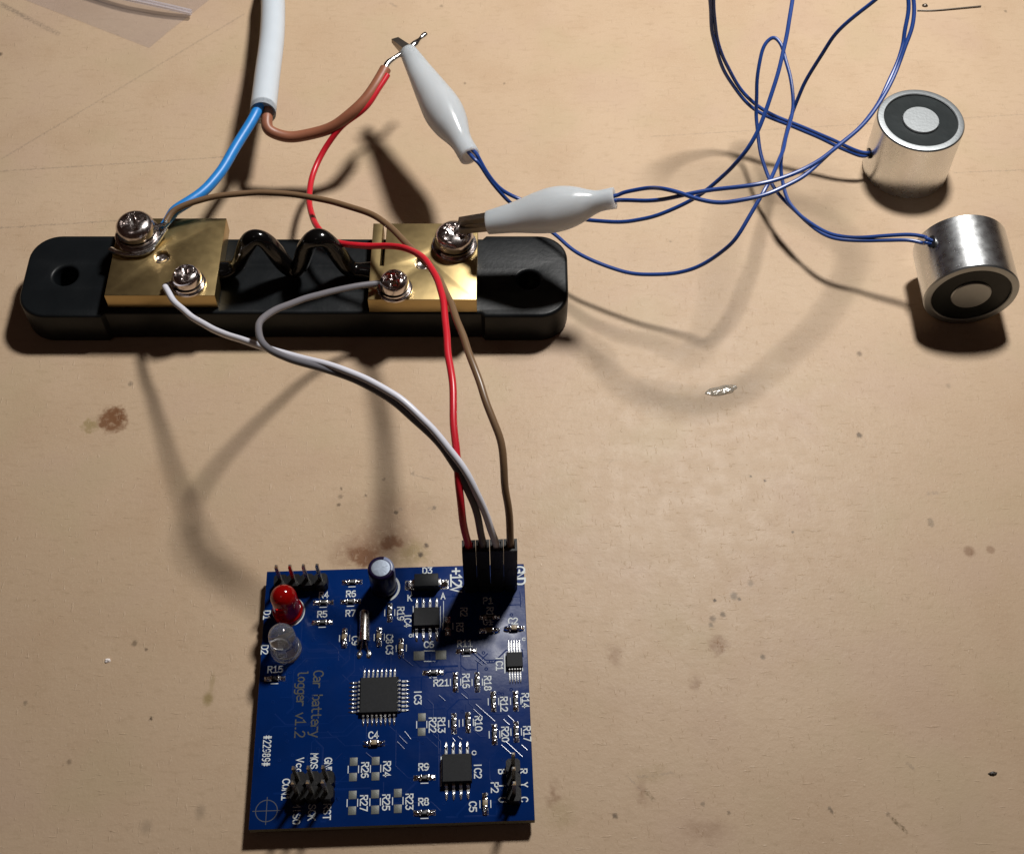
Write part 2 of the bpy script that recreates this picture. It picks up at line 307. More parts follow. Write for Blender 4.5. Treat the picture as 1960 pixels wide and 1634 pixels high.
# ------------------------------------------------------------------ circuit board
PCB = thing('circuit_board', 'square blue circuit board with red and clear LEDs, chips and pin headers', 'circuit board', BC, rot=BA)
bm = bmesh.new(); box(bm, -BW / 2, BW / 2, -BH / 2, BH / 2, -1.6, 0, .12)
bm.normal_update()
for f in bm.faces: f.material_index = 0 if abs(f.normal.z) > .6 else 1
board = obj('board', bm, [MT['mask'], MT['laminate']], PCB)
GL = {
 'R': [[(0,0),(0,6),(3,6),(3.8,5.5),(4,4.6),(3.8,3.6),(3,3.1),(0,3.1)],[(1.9,3),(4,0)]], 'C': [[(4,4.8),(3.4,5.7),(2.4,6),(1.4,5.8),(.4,5),(0,3.6),(0,2.4),(.4,1),(1.4,.2),(2.4,0),(3.4,.3),(4,1.2)]],
 'D': [[(0,0),(0,6),(2,6),(3.3,5.4),(4,4),(4,2),(3.3,.6),(2,0),(0,0)]], 'I': [[(2,0),(2,6)]], 'P': [[(0,0),(0,6),(3,6),(3.8,5.5),(4,4.6),(3.8,3.6),(3,3.1),(0,3.1)]],
 'G': [[(4,4.9),(3.4,5.7),(2.4,6),(1.4,5.8),(.4,5),(0,3.6),(0,2.4),(.4,1),(1.4,.2),(2.4,0),(4,.5),(4,2.8),(2.4,2.8)]], 'N': [[(0,0),(0,6),(4,0),(4,6)]], 'V': [[(0,6),(2,0),(4,6)]],
 'K': [[(0,0),(0,6)],[(4,6),(.3,2.9)],[(1.4,3.6),(4,0)]], 'A': [[(0,0),(2,6),(4,0)],[(.8,2),(3.2,2)]], 'M': [[(0,0),(0,6),(2,2.6),(4,6),(4,0)]], 'O': [[(2,0),(.8,.5),(0,2),(0,4),(.8,5.5),(2,6),(3.2,5.5),(4,4),(4,2),(3.2,.5),(2,0)]],
 'S': [[(3.8,5),(3,5.8),(1.8,6),(.6,5.6),(.1,4.6),(.8,3.5),(3.2,2.6),(4,1.5),(3.4,.4),(2.2,0),(1,.2),(.1,1)]], 'T': [[(0,6),(4,6)],[(2,6),(2,0)]], 'B': [[(0,0),(0,6),(2.8,6),(3.6,5.3),(3.6,4),(2.8,3.2),(0,3.2)],[(2.8,3.1),(4,2.3),(4,.9),(3,0),(0,0)]],
 'Y': [[(0,6),(2,3.1),(4,6)],[(2,3.1),(2,0)]], 'U': [[(0,6),(0,1.6),(.8,.4),(2,0),(3.2,.4),(4,1.6),(4,6)]], '+': [[(0,3),(4,3)],[(2,1),(2,5)]], '#': [[(1.2,0),(1.2,6)],[(2.8,0),(2.8,6)],[(0,2),(4,2)],[(0,4),(4,4)]],
 '0': [[(2,0),(.8,.5),(0,2),(0,4),(.8,5.5),(2,6),(3.2,5.5),(4,4),(4,2),(3.2,.5),(2,0)]], '1': [[(.6,4.8),(2.2,6),(2.2,0)],[(.4,0),(4,0)]], '2': [[(0,4.8),(.8,5.8),(2,6),(3.4,5.6),(3.9,4.5),(3.2,3),(0,0),(4,0)]],
 '3': [[(0,6),(4,6),(1.8,3.6),(3.2,3.4),(4,2.2),(3.6,.7),(2.2,0),(.8,.2),(0,1)]], '4': [[(2.8,0),(2.8,6),(0,1.8),(4,1.8)]], '5': [[(3.7,6),(.5,6),(.2,3.3),(1.6,3.7),(3.2,3.3),(4,2),(3.5,.6),(2,0),(.8,.2),(0,.9)]],
 '6': [[(3.5,5.7),(2.2,6),(.8,5.2),(0,3),(.1,1.4),(1,.2),(2.2,0),(3.6,.6),(4,1.9),(3.4,3.2),(2,3.6),(.6,3),(.1,1.8)]], '7': [[(0,6),(4,6),(1.4,0)]],
 '8': [[(2,3.2),(.7,3.8),(.3,4.8),(1,5.8),(2,6),(3,5.8),(3.7,4.8),(3.3,3.8),(2,3.2),(.5,2.5),(0,1.4),(.7,.3),(2,0),(3.3,.3),(4,1.4),(3.5,2.5),(2,3.2)]], '9': [[(.5,.3),(1.8,0),(3.2,.8),(4,3),(3.9,4.6),(3,5.8),(1.8,6),(.4,5.4),(0,4.1),(.6,2.8),(2,2.4),(3.4,3),(3.9,4.2)]],
 'a': [[(.3,3.6),(1.6,4.1),(3,3.7),(3.4,2.8),(3.4,0)],[(3.4,2.2),(1,2.2),(.1,1.4),(.3,.4),(1.4,0),(3.4,.7)]], 'r': [[(.3,0),(.3,4)],[(.3,2.8),(1.6,4),(3.4,3.8)]], 'b': [[(.3,6),(.3,0),(2.4,0),(3.6,.9),(3.6,3.1),(2.4,4),(.3,3.7)]], 't': [[(1.5,5.6),(1.5,.9),(2.3,0),(3.6,.1)],[(.2,4),(3.5,4)]],
 'e': [[(.3,2.2),(3.7,2.2),(3.4,3.4),(2,4.1),(.7,3.5),(.2,2),(.8,.4),(2.2,-.1),(3.7,.3)]], 'y': [[(0,4),(1.9,.2)],[(3.8,4),(1.6,-1.4),(.3,-1.8)]], 'l': [[(.8,6),(1.6,6),(1.6,.8),(2.4,0),(3.4,0)]], 'o': [[(1.9,0),(.6,.6),(.2,2),(.6,3.4),(1.9,4),(3.2,3.4),(3.6,2),(3.2,.6),(1.9,0)]],
 'g': [[(3.5,4),(3.5,-.8),(2.6,-1.8),(.6,-1.7)],[(3.5,3.5),(2,4),(.6,3.4),(.2,2),(.7,.6),(2,.1),(3.5,.6)]], 'v': [[(0,4),(1.9,0),(3.8,4)]], '.': [[(1.7,.1),(2.3,.1)]], 'c': [[(3.5,3.4),(2.2,4),(.8,3.5),(.2,2),(.8,.5),(2.2,0),(3.5,.6)]], "'": [[(2,6),(2,4.6)]], ' ': []}
def ribbon(bm, pts, wd, z):
    pts = [Vector((p[0], p[1], 0)) for p in pts]; n = len(pts); rows = []
    for i in range(n):
        d0 = (pts[i] - pts[i - 1]).normalized() if i else None; d1 = (pts[i + 1] - pts[i]).normalized() if i < n - 1 else None
        a = d0 or d1; b = d1 or d0; n0 = Vector((-a.y, a.x, 0)); n1 = Vector((-b.y, b.x, 0)); mv = (n0 + n1)
        mv = mv.normalized() if mv.length > .2 else n0; k = wd / 2 / max(.5, mv.dot(n0))
        e = Vector((0, 0, 0))
        if d0 is None: e = -b * wd * .45
        if d1 is None: e = a * wd * .45
        rows.append((bm.verts.new(pts[i] + e + mv * k + Vector((0, 0, z))), bm.verts.new(pts[i] + e - mv * k + Vector((0, 0, z)))))
    for a, b in zip(rows, rows[1:]): bm.faces.new((a[0], a[1], b[1], b[0]))
def text(s, px, py, h=1.22, adv=.98, rot=0, wd=.21, m='silk', z=.02, asp=.6):
    cu, cv = bl(px, py); bm = bmesh.new(); total = adv * (len(s) - 1) + h * asp; k = 0
    for i, ch in enumerate(s):
        for st in GL[ch]:
            q = []
            for x, y in st:
                X = -total / 2 + i * adv + x / 4 * h * asp; Y = -h / 2 + y / 6 * h
                q.append((cu + (Y if rot else X), cv + (-X if rot else Y)))
            ribbon(bm, q, wd, z + .003 * (k % 5)); k += 1
    return obj('printed_marking', bm, MT[m], board)
V, Hh = 1, 0
for s, px, py, r in (('R6',672,1136,0),('R7',671,1173,0),('R4',620,1138,0),('R5',617,1175,0),('R19',767,1174,1),('C9',680,1225.6,1),('C8',745.5,1222,1),('C3',745.5,1243,1),('C6',821,1233,0),('R21',844.6,1306,0),('IC4',780.6,1187,1),('D3',818,1091.6,0),
    ('K',784.5,1144,0),('A',848,1140,0),('P1',934,1149,0),('R2',888,1171,1),('R1',938,1170,1),('C1',934,1189.5,0),('R3',880,1200,1),('R11',889.6,1231,0),('C2',982,1188,0),('IC1',956,1269,1),('R16',892,1302.6,1),('R18',933.5,1307,1),('R12',964.7,1347,1),('R14',1006,1340,1),
    ('R13',845,1387,1),('R10',916,1384,1),('R22',828,1387,1),('R20',967,1404.6,1),('R17',1009,1403.5,1),('IC2',914.7,1474,1),('R9',811,1467,0),('R8',811,1533.5,0),('C5',905,1543,1),('P2',947,1506.5,1),('IC3',799.7,1333.5,1),('C4',715,1406,0),('R26',698.6,1473,1),('R24',740.7,1471,1),
    ('R27',696.4,1536.4,1),('R25',739,1535,1),('R23',783.6,1533.6,1),('D1',511,1176.6,1),('D2',506.6,1243,1),('R15',527,1280.5,0),('R',1002,1475,1),('Y',1003,1501,1),('C',1003.5,1529,1),('B',961,1476,1),('I',960,1503,1),('U',961.5,1530,1)):
    text(s, px, py, rot=r)
text('CON1', 547, 1510, rot=1); text('Vcc', 574, 1464, rot=1); text("MOSI", 601, 1461, rot=1); text('GND', 628, 1464, rot=1); text('MISO', 568, 1556, rot=1); text('SCK', 597, 1554, rot=1); text('RST', 626, 1553, rot=1)
text('+12V', 873, 1110, 2.0, 1.3, 1, .34); text('GND', 995, 1101, 1.9, 1.3, 1, .34)
text('#22989#', 510.5, 1436, 1.35, .83, 1, .17, asp=.4)
text('Car battery', 607, 1346, 1.75, 1.17, 1, .24, 'copper'); text('logger v1.2', 577, 1346, 1.75, 1.17, 1, .24, 'copper')
# target mark, via rings and pin-one rings
bm = bmesh.new(); cu, cv = bl(510, 1551); ribbon(bm, [(cu + 1.9 * math.cos(i * math.pi / 18), cv + 1.9 * math.sin(i * math.pi / 18)) for i in range(37)], .16, .012); ribbon(bm, [(cu, cv - 2.4), (cu, cv + 2.4)], .14, .015); ribbon(bm, [(cu - 2.4, cv), (cu + 2.4, cv)], .14, .018)
obj('target_mark', bm, mat('faint_copper', (0.05, 0.055, 0.07), .5, nvar=.3, nscale=900), board)
def ring(px, py, r, wd, m='silk', name='printed_marking'):
    bm = bmesh.new(); cu, cv = bl(px, py); ribbon(bm, [(cu + r * math.cos(i * math.pi / 9), cv + r * math.sin(i * math.pi / 9)) for i in range(19)], wd, .014); obj(name, bm, MT[m], board)
for a in ((786, 1216, .28, .16), (907.5, 1440, .36, .16), (1002.6, 1222.7, .28, .15)): ring(*a)
def crescent(px, py, r, wd, a0, a1):
    bm = bmesh.new(); cu, cv = bl(px, py); ribbon(bm, [(cu + r * math.cos(math.radians(a0 + (a1 - a0) * i / 16)), cv + r * math.sin(math.radians(a0 + (a1 - a0) * i / 16))) for i in range(17)], wd, .014); obj('printed_marking', bm, MT['silk'], board)
crescent(735.5, 1124, 2.85, .42, -62, 38); crescent(551.6, 1170, 3.08, .24, -75, 60)
bm = bmesh.new(); bmv = bmesh.new()
def sl(u0, v0, u1, v1, wd=.16): ribbon(bm, [(u0, v0), (u1, v1)], wd, .013)
def pxl(x0, y0, x1, y1, wd=.16): a = bl(x0, y0); e = bl(x1, y1); sl(*a, *e, wd)
pxl(966, 1251, 966.5, 1287, .2); pxl(1000, 1276, 1000.5, 1283); pxl(844.5, 1447, 844, 1504, .2); pxl(844.5, 1447, 848, 1446); pxl(791, 1160, 791, 1173); pxl(791, 1206, 791, 1218); pxl(843, 1160, 843, 1200, .1); pxl(849, 1150, 849, 1200, .1); pxl(787, 1130, 788, 1138)
pxl(812, 1245, 832, 1245); pxl(812, 1265, 832, 1265)
silk_lines = bm
# copper traces under the mask: low rounded ridges
tb = bmesh.new()
def trace(pts, wd=.32, h=.055):
    q = [Vector((*p, 0)) for p in pts]; rows = []
    for i, p in enumerate(q):
        d0 = (q[i] - q[i - 1]).normalized() if i else None; d1 = (q[i + 1] - q[i]).normalized() if i < len(q) - 1 else None
        a = d0 or d1; e = d1 or d0; mv = Vector((-(a.y + e.y), a.x + e.x, 0)).normalized()
        rows.append([tb.verts.new(p + mv * wd / 2 * math.cos(t) + Vector((0, 0, -.004 + h * math.sin(t)))) for t in [math.pi * k / 6 for k in range(7)]])
    for a, e in zip(rows, rows[1:]):
        for k in range(6): tb.faces.new((a[k], a[k + 1], e[k + 1], e[k]))
for x0, y0, x1, y1 in ((910,1347,947,1380),(906,1357,923,1372),(883,1327,895,1337),(774,1399,786,1414),(764,1408,779,1423),(760,1419,774,1433),(959,1425,981,1445),(968,1419,1000,1448),(972,1369,984,1380),(963,1376,975,1387),(998,1425,1009,1435),(866,1412,871,1418),(876,1409,884,1415),
                       (912,1254,931,1270),(910,1262,923,1272),(770,1258,790,1274),(820,1290,832,1300),(840,1330,852,1341),(700,1440,712,1450),(596,1400,610,1385),(600,1330,588,1344),(655,1440,640,1455)):
    trace([bl(x0, y0), bl((x0 + x1) / 2, (y0 + y1) / 2), bl(x1, y1)])
obj('trace_relief', tb, MT['glossmask'], board); tb = bmesh.new()
rt = random.Random(3)
for i in range(70):
    u, v = rt.uniform(-23, 23), rt.uniform(-23, 23); pts = [(u, v)]; d = rt.choice([(1, 0), (0, 1), (-1, 0), (0, -1)])
    for k in range(rt.randint(2, 4)):
        ln = rt.uniform(1.5, 8) if d[0] * d[1] == 0 else rt.uniform(.8, 2.4)
        u = max(-24, min(24, u + d[0] * ln)); v = max(-24, min(24, v + d[1] * ln))
        if (Vector((u, v)) - Vector(pts[-1])).length > .3: pts.append((u, v))
        d = (d[0] or rt.choice([-1, 1]), d[1] or rt.choice([-1, 1])) if d[0] * d[1] == 0 else rt.choice([(d[0], 0), (0, d[1])])
    if len(pts) > 1: trace(pts, rt.choice([.25, .3, .45]), .012)
obj('trace_relief', tb, MT['mask'], board)
vb = bmesh.new(); rt = random.Random(11)
for i in range(90):
    u, v = rt.uniform(-23.5, 23.5), rt.uniform(-23.5, 23.5)
    lathe(vb, [(.36, -.002), (.33, .03), (.17, .03), (.15, -.01), (0, -.01)], 10, Matrix.Translation((u, v, 0)))
obj('via_relief', vb, MT['mask'], board)
# ---- shared small meshes
def blob(rx, ry, rz, seed, seg=14):
    b2 = bmesh.new(); prof = [(1.0, 0), (.97, .25), (.82, .55), (.55, .82), (.25, .97), (0, 1)]; lathe(b2, prof, seg)
    for v in b2.verts:
        n = noise.noise(v.co * 1.7 + Vector((seed * 7.1, seed * 3.3, 0))); s = 1 + .28 * n
        v.co = Vector((v.co.x * rx * s, v.co.y * ry * s, v.co.z * rz * (1 + .4 * n)))
    return b2
def end_mesh(i):            # one end of a small chip part: plated cap, solder fillet and the pad beneath
    b2 = bmesh.new(); box(b2, .48, .82, -.42, .42, .03, .5, .05)
    join(b2, blob(.74, .5, .46, i), 0, Matrix.Translation((1.25, 0, .012)))
    box(b2, .62, 1.95, -.5, .5, 0, .03)
    return mesh('solder_end', b2, MT['solder'])
ENDS = [end_mesh(i) for i in range(6)]
def rbody():
    b2 = bmesh.new(); box(b2, -.5, .5, -.41, .41, .03, .47, .03, 0)
    for x in (-.24, 0, .24): box(b2, x - .07, x + .07, -.2, .2, .465, .478, 0, 1)
    return mesh('resistor', b2, [MT['resist'], MT['mark']])
def cbody():
    b2 = bmesh.new(); box(b2, -.5, .5, -.43, .43, .03, .82, .05); return mesh('ceramic_capacitor', b2, MT['ceramic'])
RB, CB = rbody(), cbody(); cnt = 0
def chip_part(kind, px, py, vert, lines='both'):
    global cnt
    u, v = bl(px, py); rot = math.pi / 2 if vert else 0
    body = obj('resistor' if kind == 'R' else 'ceramic_capacitor', RB if kind == 'R' else CB, None, PCB, (u, v, 0), rot)
    for s in (0, 1):
        e = obj('solder_end', ENDS[cnt % 6], None, body, (0, 0, .001), math.pi * s); cnt += 1
        e.scale = (1, 1, 1.0 if kind == 'R' else 1.55)
    for s in (-1, 1):
        if lines == 'both' or lines == s:
            if vert: sl(u + s * .95, v - .62, u + s * .95, v + .62)
            else: sl(u - .62, v + s * .95, u + .62, v + s * .95)
for px, py, vt in ((674,1114,0),(619,1153,0),(617,1191,0),(671,1151,0),(746,1172,1),(829,1287,0),(857,1198,1),(937,1181,0),(893,1246,0),(872,1305,1),(913.5,1305,1),(944.5,1342,1),(987,1341,1),(869,1384,1),(896,1382,1),(946.5,1405,1),(988,1400,1),(812.5,1488,0),(812.5,1555,0),(526,1298.5,0)):
    chip_part('R', px, py, vt, 'both' if vt else -1)
for px, py, vt in ((659.5,1221,1),(726,1219,1),(768,1240,1),(937,1207,0),(984,1203,0),(716,1422.5,0),(929,1538,1)):
    chip_part('C', px, py, vt, 'both' if vt else 2)
def pad(px, py, a, b2):
    bmp = bmesh.new(); box(bmp, -a / 2, a / 2, -b2 / 2, b2 / 2, 0, .05, .015); obj('solder_pad', bmp, MT['pad'], PCB, (*bl(px, py), .001))
for px, py in ((677,1457),(675.7,1486.4),(719,1455.7),(718.6,1485),(675,1520.7),(674,1550.7),(718,1519),(718,1549),(761.4,1517),(761.4,1547),(807.6,1372),(807,1400)): pad(px, py, 1.38, 1.5)
for (x0, y0), (x1, y1) in (((677,1457),(675.7,1486.4)),((719,1455.7),(718.6,1485)),((675,1520.7),(674,1550.7)),((718,1519),(718,1549)),((761.4,1517),(761.4,1547)),((807.6,1372),(807,1400))):
    u, v = bl((x0 + x1) / 2, (y0 + y1) / 2)
    for s in (-1, 1): sl(u + s * .92, v - .62, u + s * .92, v + .62)
pad(802, 1254.5, 2.0, 1.8); pad(844, 1253, 2.0, 1.8)
obj('printed_outlines', silk_lines, MT['silk'], board)
# ---- chips
def gull(z0, L1, foot, wd, solder=.22):
    b2 = bmesh.new(); pf = [(0, z0), (L1 * .35, z0), (L1 * .62, .12), (L1 * .62 + foot, .10)]; th = .14; rows = []
    for x, z in pf: rows.append([b2.verts.new((x, -wd / 2, z - th / 2)), b2.verts.new((x, wd / 2, z - th / 2)), b2.verts.new((x, wd / 2, z + th / 2)), b2.verts.new((x, -wd / 2, z + th / 2))])
    for a, e in zip(rows, rows[1:]):
        for k in range(4): b2.faces.new((a[k], a[(k + 1) % 4], e[(k + 1) % 4], e[k]))
    b2.faces.new(rows[0]); b2.faces.new(rows[-1])
    join(b2, blob(foot * .75, wd * .62, solder, int(wd * 100)), 0, Matrix.Translation((L1 * .62 + foot * .85, 0, 0)))
    return mesh('pin', b2, MT['pin'], 50)
def chip(px, py, w2, h2, zt, sides, pitch, n, pin, dot=None):
    u, v = bl(px, py); bm = bmesh.new()
    zs = [(.12, .93), (zt * .5, 1.0), (zt - .06, .95), (zt, .935)]; rows = []
    for z, s in zs:
        a, e = w2 / 2 - (1 - s) * min(w2, h2) / 2, h2 / 2 - (1 - s) * min(w2, h2) / 2
        rows.append([bm.verts.new(p) for p in ((-a, -e, z), (a, -e, z), (a, e, z), (-a, e, z))])
    for a, e in zip(rows, rows[1:]):
        for k in range(4): bm.faces.new((a[k], a[(k + 1) % 4], e[(k + 1) % 4], e[k]))
    bm.faces.new(rows[0]); bm.faces.new(rows[-1])
    c = obj('microchip', bm, MT['chip'], PCB, (u, v, 0), 0, 10)
    for sd in sides:
        a = math.radians(sd); half = (w2 if sd in (0, 180) else h2) / 2
        for i in range(n):
            k = (i - (n - 1) / 2) * pitch
            obj('pin', pin, None, c, (math.cos(a) * half * .985 - math.sin(a) * k, math.sin(a) * half * .985 + math.cos(a) * k, 0), a)
    return c
chip(726, 1333, 7.1, 7.1, 1.15, (0, 90, 180, 270), .8, 8, gull(.55, 1.1, .9, .36, .2))
chip(817, 1185, 4.9, 3.9, 1.5, (90, 270), 1.27, 4, gull(.7, 1.25, 1.2, .46, .3))
chip(875, 1474, 5.3, 5.25, 1.7, (90, 270), 1.27, 4, gull(.8, 1.3, 1.3, .48, .32))
chip(985, 1265, 3.0, 3.0, 1.0, (90, 270), .5, 5, gull(.5, 1.1, 1.5, .24, .14))
u, v = bl(817, 1119); bm = bmesh.new(); box(bm, -2.3, 2.3, -1.35, 1.35, .1, 2.3, .16); dio = obj('diode', bm, MT['chip'], PCB, (u, v, 0))
for s in (0, 1):
    b2 = bmesh.new(); box(b2, 2.1, 2.75, -.75, .75, .05, 1.1, .06); join(b2, blob(.95, .95, .75, s + 9), 0, Matrix.Translation((3.1, 0, 0))); box(b2, 2.4, 4.2, -1.0, 1.0, 0, .04)
    obj('solder_end', b2, MT['solder'], dio, (0, 0, .001), math.pi * s)
# ---- crystal
u, v = bl(698.5, 1203); bm = bmesh.new(); mx = Matrix.Translation((0, -3.1, 1.02)) @ Matrix.Rotation(-math.pi / 2, 4, 'X')
lathe(bm, [(0, 0), (.9, 0), (1.02, .1), (1.02, .45), (.98, .5), (.98, 6.0), (.85, 6.2), (0, 6.2)], 24, mx); cr = obj('crystal', bm, MT['xtal'], PCB, (u, v, 0))
bm = bmesh.new()
for s in (-1, 1):
    tube(bm, spline([(s * .35, -3.1, 1.0), (s * .4, -3.6, .9), (s * .65, -4.4, .35), (s * .85, -5.3, .2)], 4, 0), .16, 8); join(bm, blob(.55, .8, .35, 20 + s), 0, Matrix.Translation((s * .9, -5.2, 0)))
obj('crystal_leads', bm, MT['pin'], cr)
# ---- electrolytic capacitor
u, v = bl(735.5, 1124); bm = bmesh.new()
lathe(bm, [(0, .3), (2.3, .3), (2.48, .6), (2.5, 1.6), (2.38, 2.1), (2.5, 2.6), (2.52, 7.7), (2.4, 8.2), (2.1, 8.35), (1.75, 8.3)], 48)
for f in bm.faces:
    c = f.calc_center_median(); a = math.degrees(math.atan2(c.y, c.x))
    if -15 < a < 78 and c.z > 2.7: f.material_index = 1
cap = obj('electrolytic_capacitor', bm, [MT['sleeve'], MT['stripe']], PCB, (u, v, 0), 0, 60)
bm = bmesh.new(); lathe(bm, [(1.85, 8.22), (1.7, 8.24), (0, 8.24)], 40)
for a in range(3):
    k = a * math.pi / 3 + .3; ribbon(bm, [(-1.35 * math.cos(k), -1.35 * math.sin(k)), (1.35 * math.cos(k), 1.35 * math.sin(k))], .12, 8.26 + .004 * a)
obj('can_top', bm, MT['alu'], cap)
# ---- LEDs
def led(px, py, m, name):
    u, v = bl(px, py); bm = bmesh.new()
    prof = [(0, .02), (2.85, .02), (2.9, .1), (2.9, .95), (2.82, 1.05), (2.52, 1.08), (2.5, 1.2), (2.47, 6.0)] + [(2.47 * math.cos(k * math.pi / 20), 6.0 + 2.5 * math.sin(k * math.pi / 20)) for k in range(1, 10)] + [(0, 8.5)]
    lathe(bm, prof, 48); o = obj(name, bm, MT[m], PCB, (u, v, 0), 0, 40)
    bm = bmesh.new(); box(bm, -1.5, -.15, -.25, .25, .3, 3.9, .05); lathe(bm, [(0, 3.6), (.75, 3.75), (.95, 4.5), (.8, 4.5), (.45, 4.1), (0, 4.1)], 20, Matrix.Translation((-.6, 0, 0))); box(bm, .5, 1.1, -.25, .25, .3, 4.4, .05)
    obj('lead_frame', bm, MT['pin'], o, (0, 0, 0), .7)
    return o
led(551.6, 1170, 'redled', 'red_led'); led(548, 1243, 'clearled', 'clear_led')
# ---- pin headers
def header(px, py, nx, ny, tip=8.6, pins=True):
    u, v = bl(px, py, BZ + 2.5); hd = None; bm = bmesh.new()
    for i in range(nx):
        for j in range(ny):
            x, y = (i - (nx - 1) / 2) * 2.54, (j - (ny - 1) / 2) * 2.54; c = .45; z0, z1 = .05, 2.5
            ol = [(-1.26, -1.26 + c), (-1.26 + c, -1.26), (1.26 - c, -1.26), (1.26, -1.26 + c), (1.26, 1.26 - c), (1.26 - c, 1.26), (-1.26 + c, 1.26), (-1.26, 1.26 - c)]
            a = [bm.verts.new((x + p, y + q, z0)) for p, q in ol]; e = [bm.verts.new((x + p, y + q, z1)) for p, q in ol]
            for k in range(8): bm.faces.new((a[k], a[(k + 1) % 8], e[(k + 1) % 8], e[k]))
            bm.faces.new(a); bm.faces.new(e)
    hd = obj('pin_header', bm, MT['blackpl'], PCB, (u, v, 0))
    b2 = bmesh.new(); a = .32
    r0 = [b2.verts.new((s * a, t2 * a, .3)) for s, t2 in ((-1, -1), (1, -1), (1, 1), (-1, 1))]; r1 = [b2.verts.new((s * a, t2 * a, tip - .5)) for s, t2 in ((-1, -1), (1, -1), (1, 1), (-1, 1))]; r2 = [b2.verts.new((s * a * .5, t2 * a * .5, tip)) for s, t2 in ((-1, -1), (1, -1), (1, 1), (-1, 1))]
    for p, q in ((r0, r1), (r1, r2)):
        for k in range(4): b2.faces.new((p[k], p[(k + 1) % 4], q[(k + 1) % 4], q[k]))
    b2.faces.new(r0); b2.faces.new(r2); pm = mesh('header_pin', b2, MT['goldpin'], 10)
    for i in range(nx):
        for j in range(ny): obj('header_pin', pm, None, hd, ((i - (nx - 1) / 2) * 2.54, (j - (ny - 1) / 2) * 2.54, 0))
    return hd, u, v
header(575, 1109, 4, 1, 8.6); header(597, 1502, 3, 2, 8.6); header(983, 1491, 1, 3, 8.6)
PU, PV = bl(937, 1043.5, BZ + 16.7); hdp, _, _ = header(937, 1043.5, 4, 1, 8.0); hdp.location = Vector((PU, PV, 0)) * MM
print('P1 header at', PU, PV, 'board half', BH / 2)
# ------------------------------------------------------------------ jumper wires
def b2w(u, v, z): return Vector((BC.x + u * math.cos(BA) - v * math.sin(BA), BC.y + u * math.sin(BA) + v * math.cos(BA), z))
def plug(i, parent, org):
    bm = bmesh.new(); z0, z1 = BZ + 2.55, BZ + 16.7; h = 1.235; t = .42
    o = [(-h, -h), (h, -h), (h, h), (-h, h)]; n = [(-h + t, -h + t), (h - t, -h + t), (h - t, h - t), (-h + t, h - t)]
    R = lambda ol, z: [bm.verts.new((x, y, z)) for x, y in ol]
    A, B, C, D = R(o, z0), R(o, z1), R(n, z1), R(n, z1 - 3.2)
    for p, q in ((A, B), (B, C), (C, D)):
        for k in range(4): bm.faces.new((p[k], p[(k + 1) % 4], q[(k + 1) % 4], q[k]))
    bm.faces.new(A); bm.faces.new(D)
    box(bm, -.55, .55, -h - .06, -h + .1, BZ + 7, BZ + 9.7, .03)
    c = b2w(PU + (i - 1.5) * 2.54, PV, 0) - Vector(org)
    return obj('plug_housing', bm, MT['plug'], parent, (c.x, c.y, c.z), BA, 20)
def top(i, z): return b2w(PU + (i - 1.5) * 2.54, PV, z)
GJ = 'jumper wires plugged into the circuit board'
RED = W([(742,143,23),(722,176,21.6),(700,207,19.8),(672,228,17.8),(648,246,16),(625,280,13),(603,320,11),(592,362,11),(594,405,13),(610,440,17),(640,463,18.5),(680,471,20),(740,471,22),(785,476,26),(815,498,30),(835,530,33),(848,570,35),(855,640,37),(862,700,38),(867,760,38),(872,850,36.5),(880,950,31.5),(888,1010,25.5)])
BRN = W([(318,424,16.5),(330,405,17),(350,394,17.5),(380,384,18),(440,372,18.5),(500,368,18.5),(560,372,18.5),(620,382,19),(700,405,20.5),(745,432,22.5),(775,464,24),(806,493,27),(832,521,30),(852,556,33.5),(868,592,36.5),(881,632,38.5),(910,710,40),(940,790,38.5),(960,860,35.5),(969,930,31),(975,1000,25)])
WHI = W([(316,549,14.6),(322,560,15.4),(340,585,17),(380,615,21),(430,640,27),(480,655,32),(530,673,36),(590,689,39),(650,705,41),(720,735,41.5),(780,774,41),(830,823,39),(870,873,36.5),(900,920,33.5),(925,970,29),(940,1012,24)])
GRY = W([(728,542,15),(712,544,15.6),(660,552,18),(590,570,24),(530,590,30),(500,611,34),(492,632,36.5),(505,660,38),(545,684,38.5),(600,701,39.5),(655,716,40.3),(722,747,40.3),(778,787,39.6),(826,834,37.8),(866,884,35.2),(894,930,32.2),(912,980,27.5),(920,1020,23)])
def jumper(name_lab, m, pts, i, end=None, r=.68):
    tip = top(i, BZ + 17.6); low = top(i, BZ + 14); org = Vector((tip.x, tip.y, BZ))
    j = thing('jumper_wire', name_lab, 'jumper wire', org, GJ)
    wire('insulation', pts + [tip, low], r, m, j, org, 8, 2)
    if end is not None:
        d = (pts[0] - pts[1]).normalized(); e = end - org
        bm = bmesh.new(); tube(bm, spline([pts[0] - org, pts[0] - org + d * .8, pts[0] * .5 + end * .5 - org, e], 5, 1), .42, 8); obj('bare_strands', bm, MT['solder'], j)
    plug(i, j, org); return j, org
jr, jro = jumper('red jumper wire running from the brown cable core to the +12V plug', MT['red'], RED, 0)
jumper('grey jumper wire looping from the right brass block to a black plug', MT['grey'], GRY, 1, at(757, 538, 14.3))
jumper('white jumper wire arching from the left brass block to a black plug', MT['wwhite'], WHI, 2, at(352, 530, 14.1))
jumper('brown jumper wire from the corner screw by the blue core to the GND plug', MT['olive'], BRN, 3, at(284, 440, 15.2))
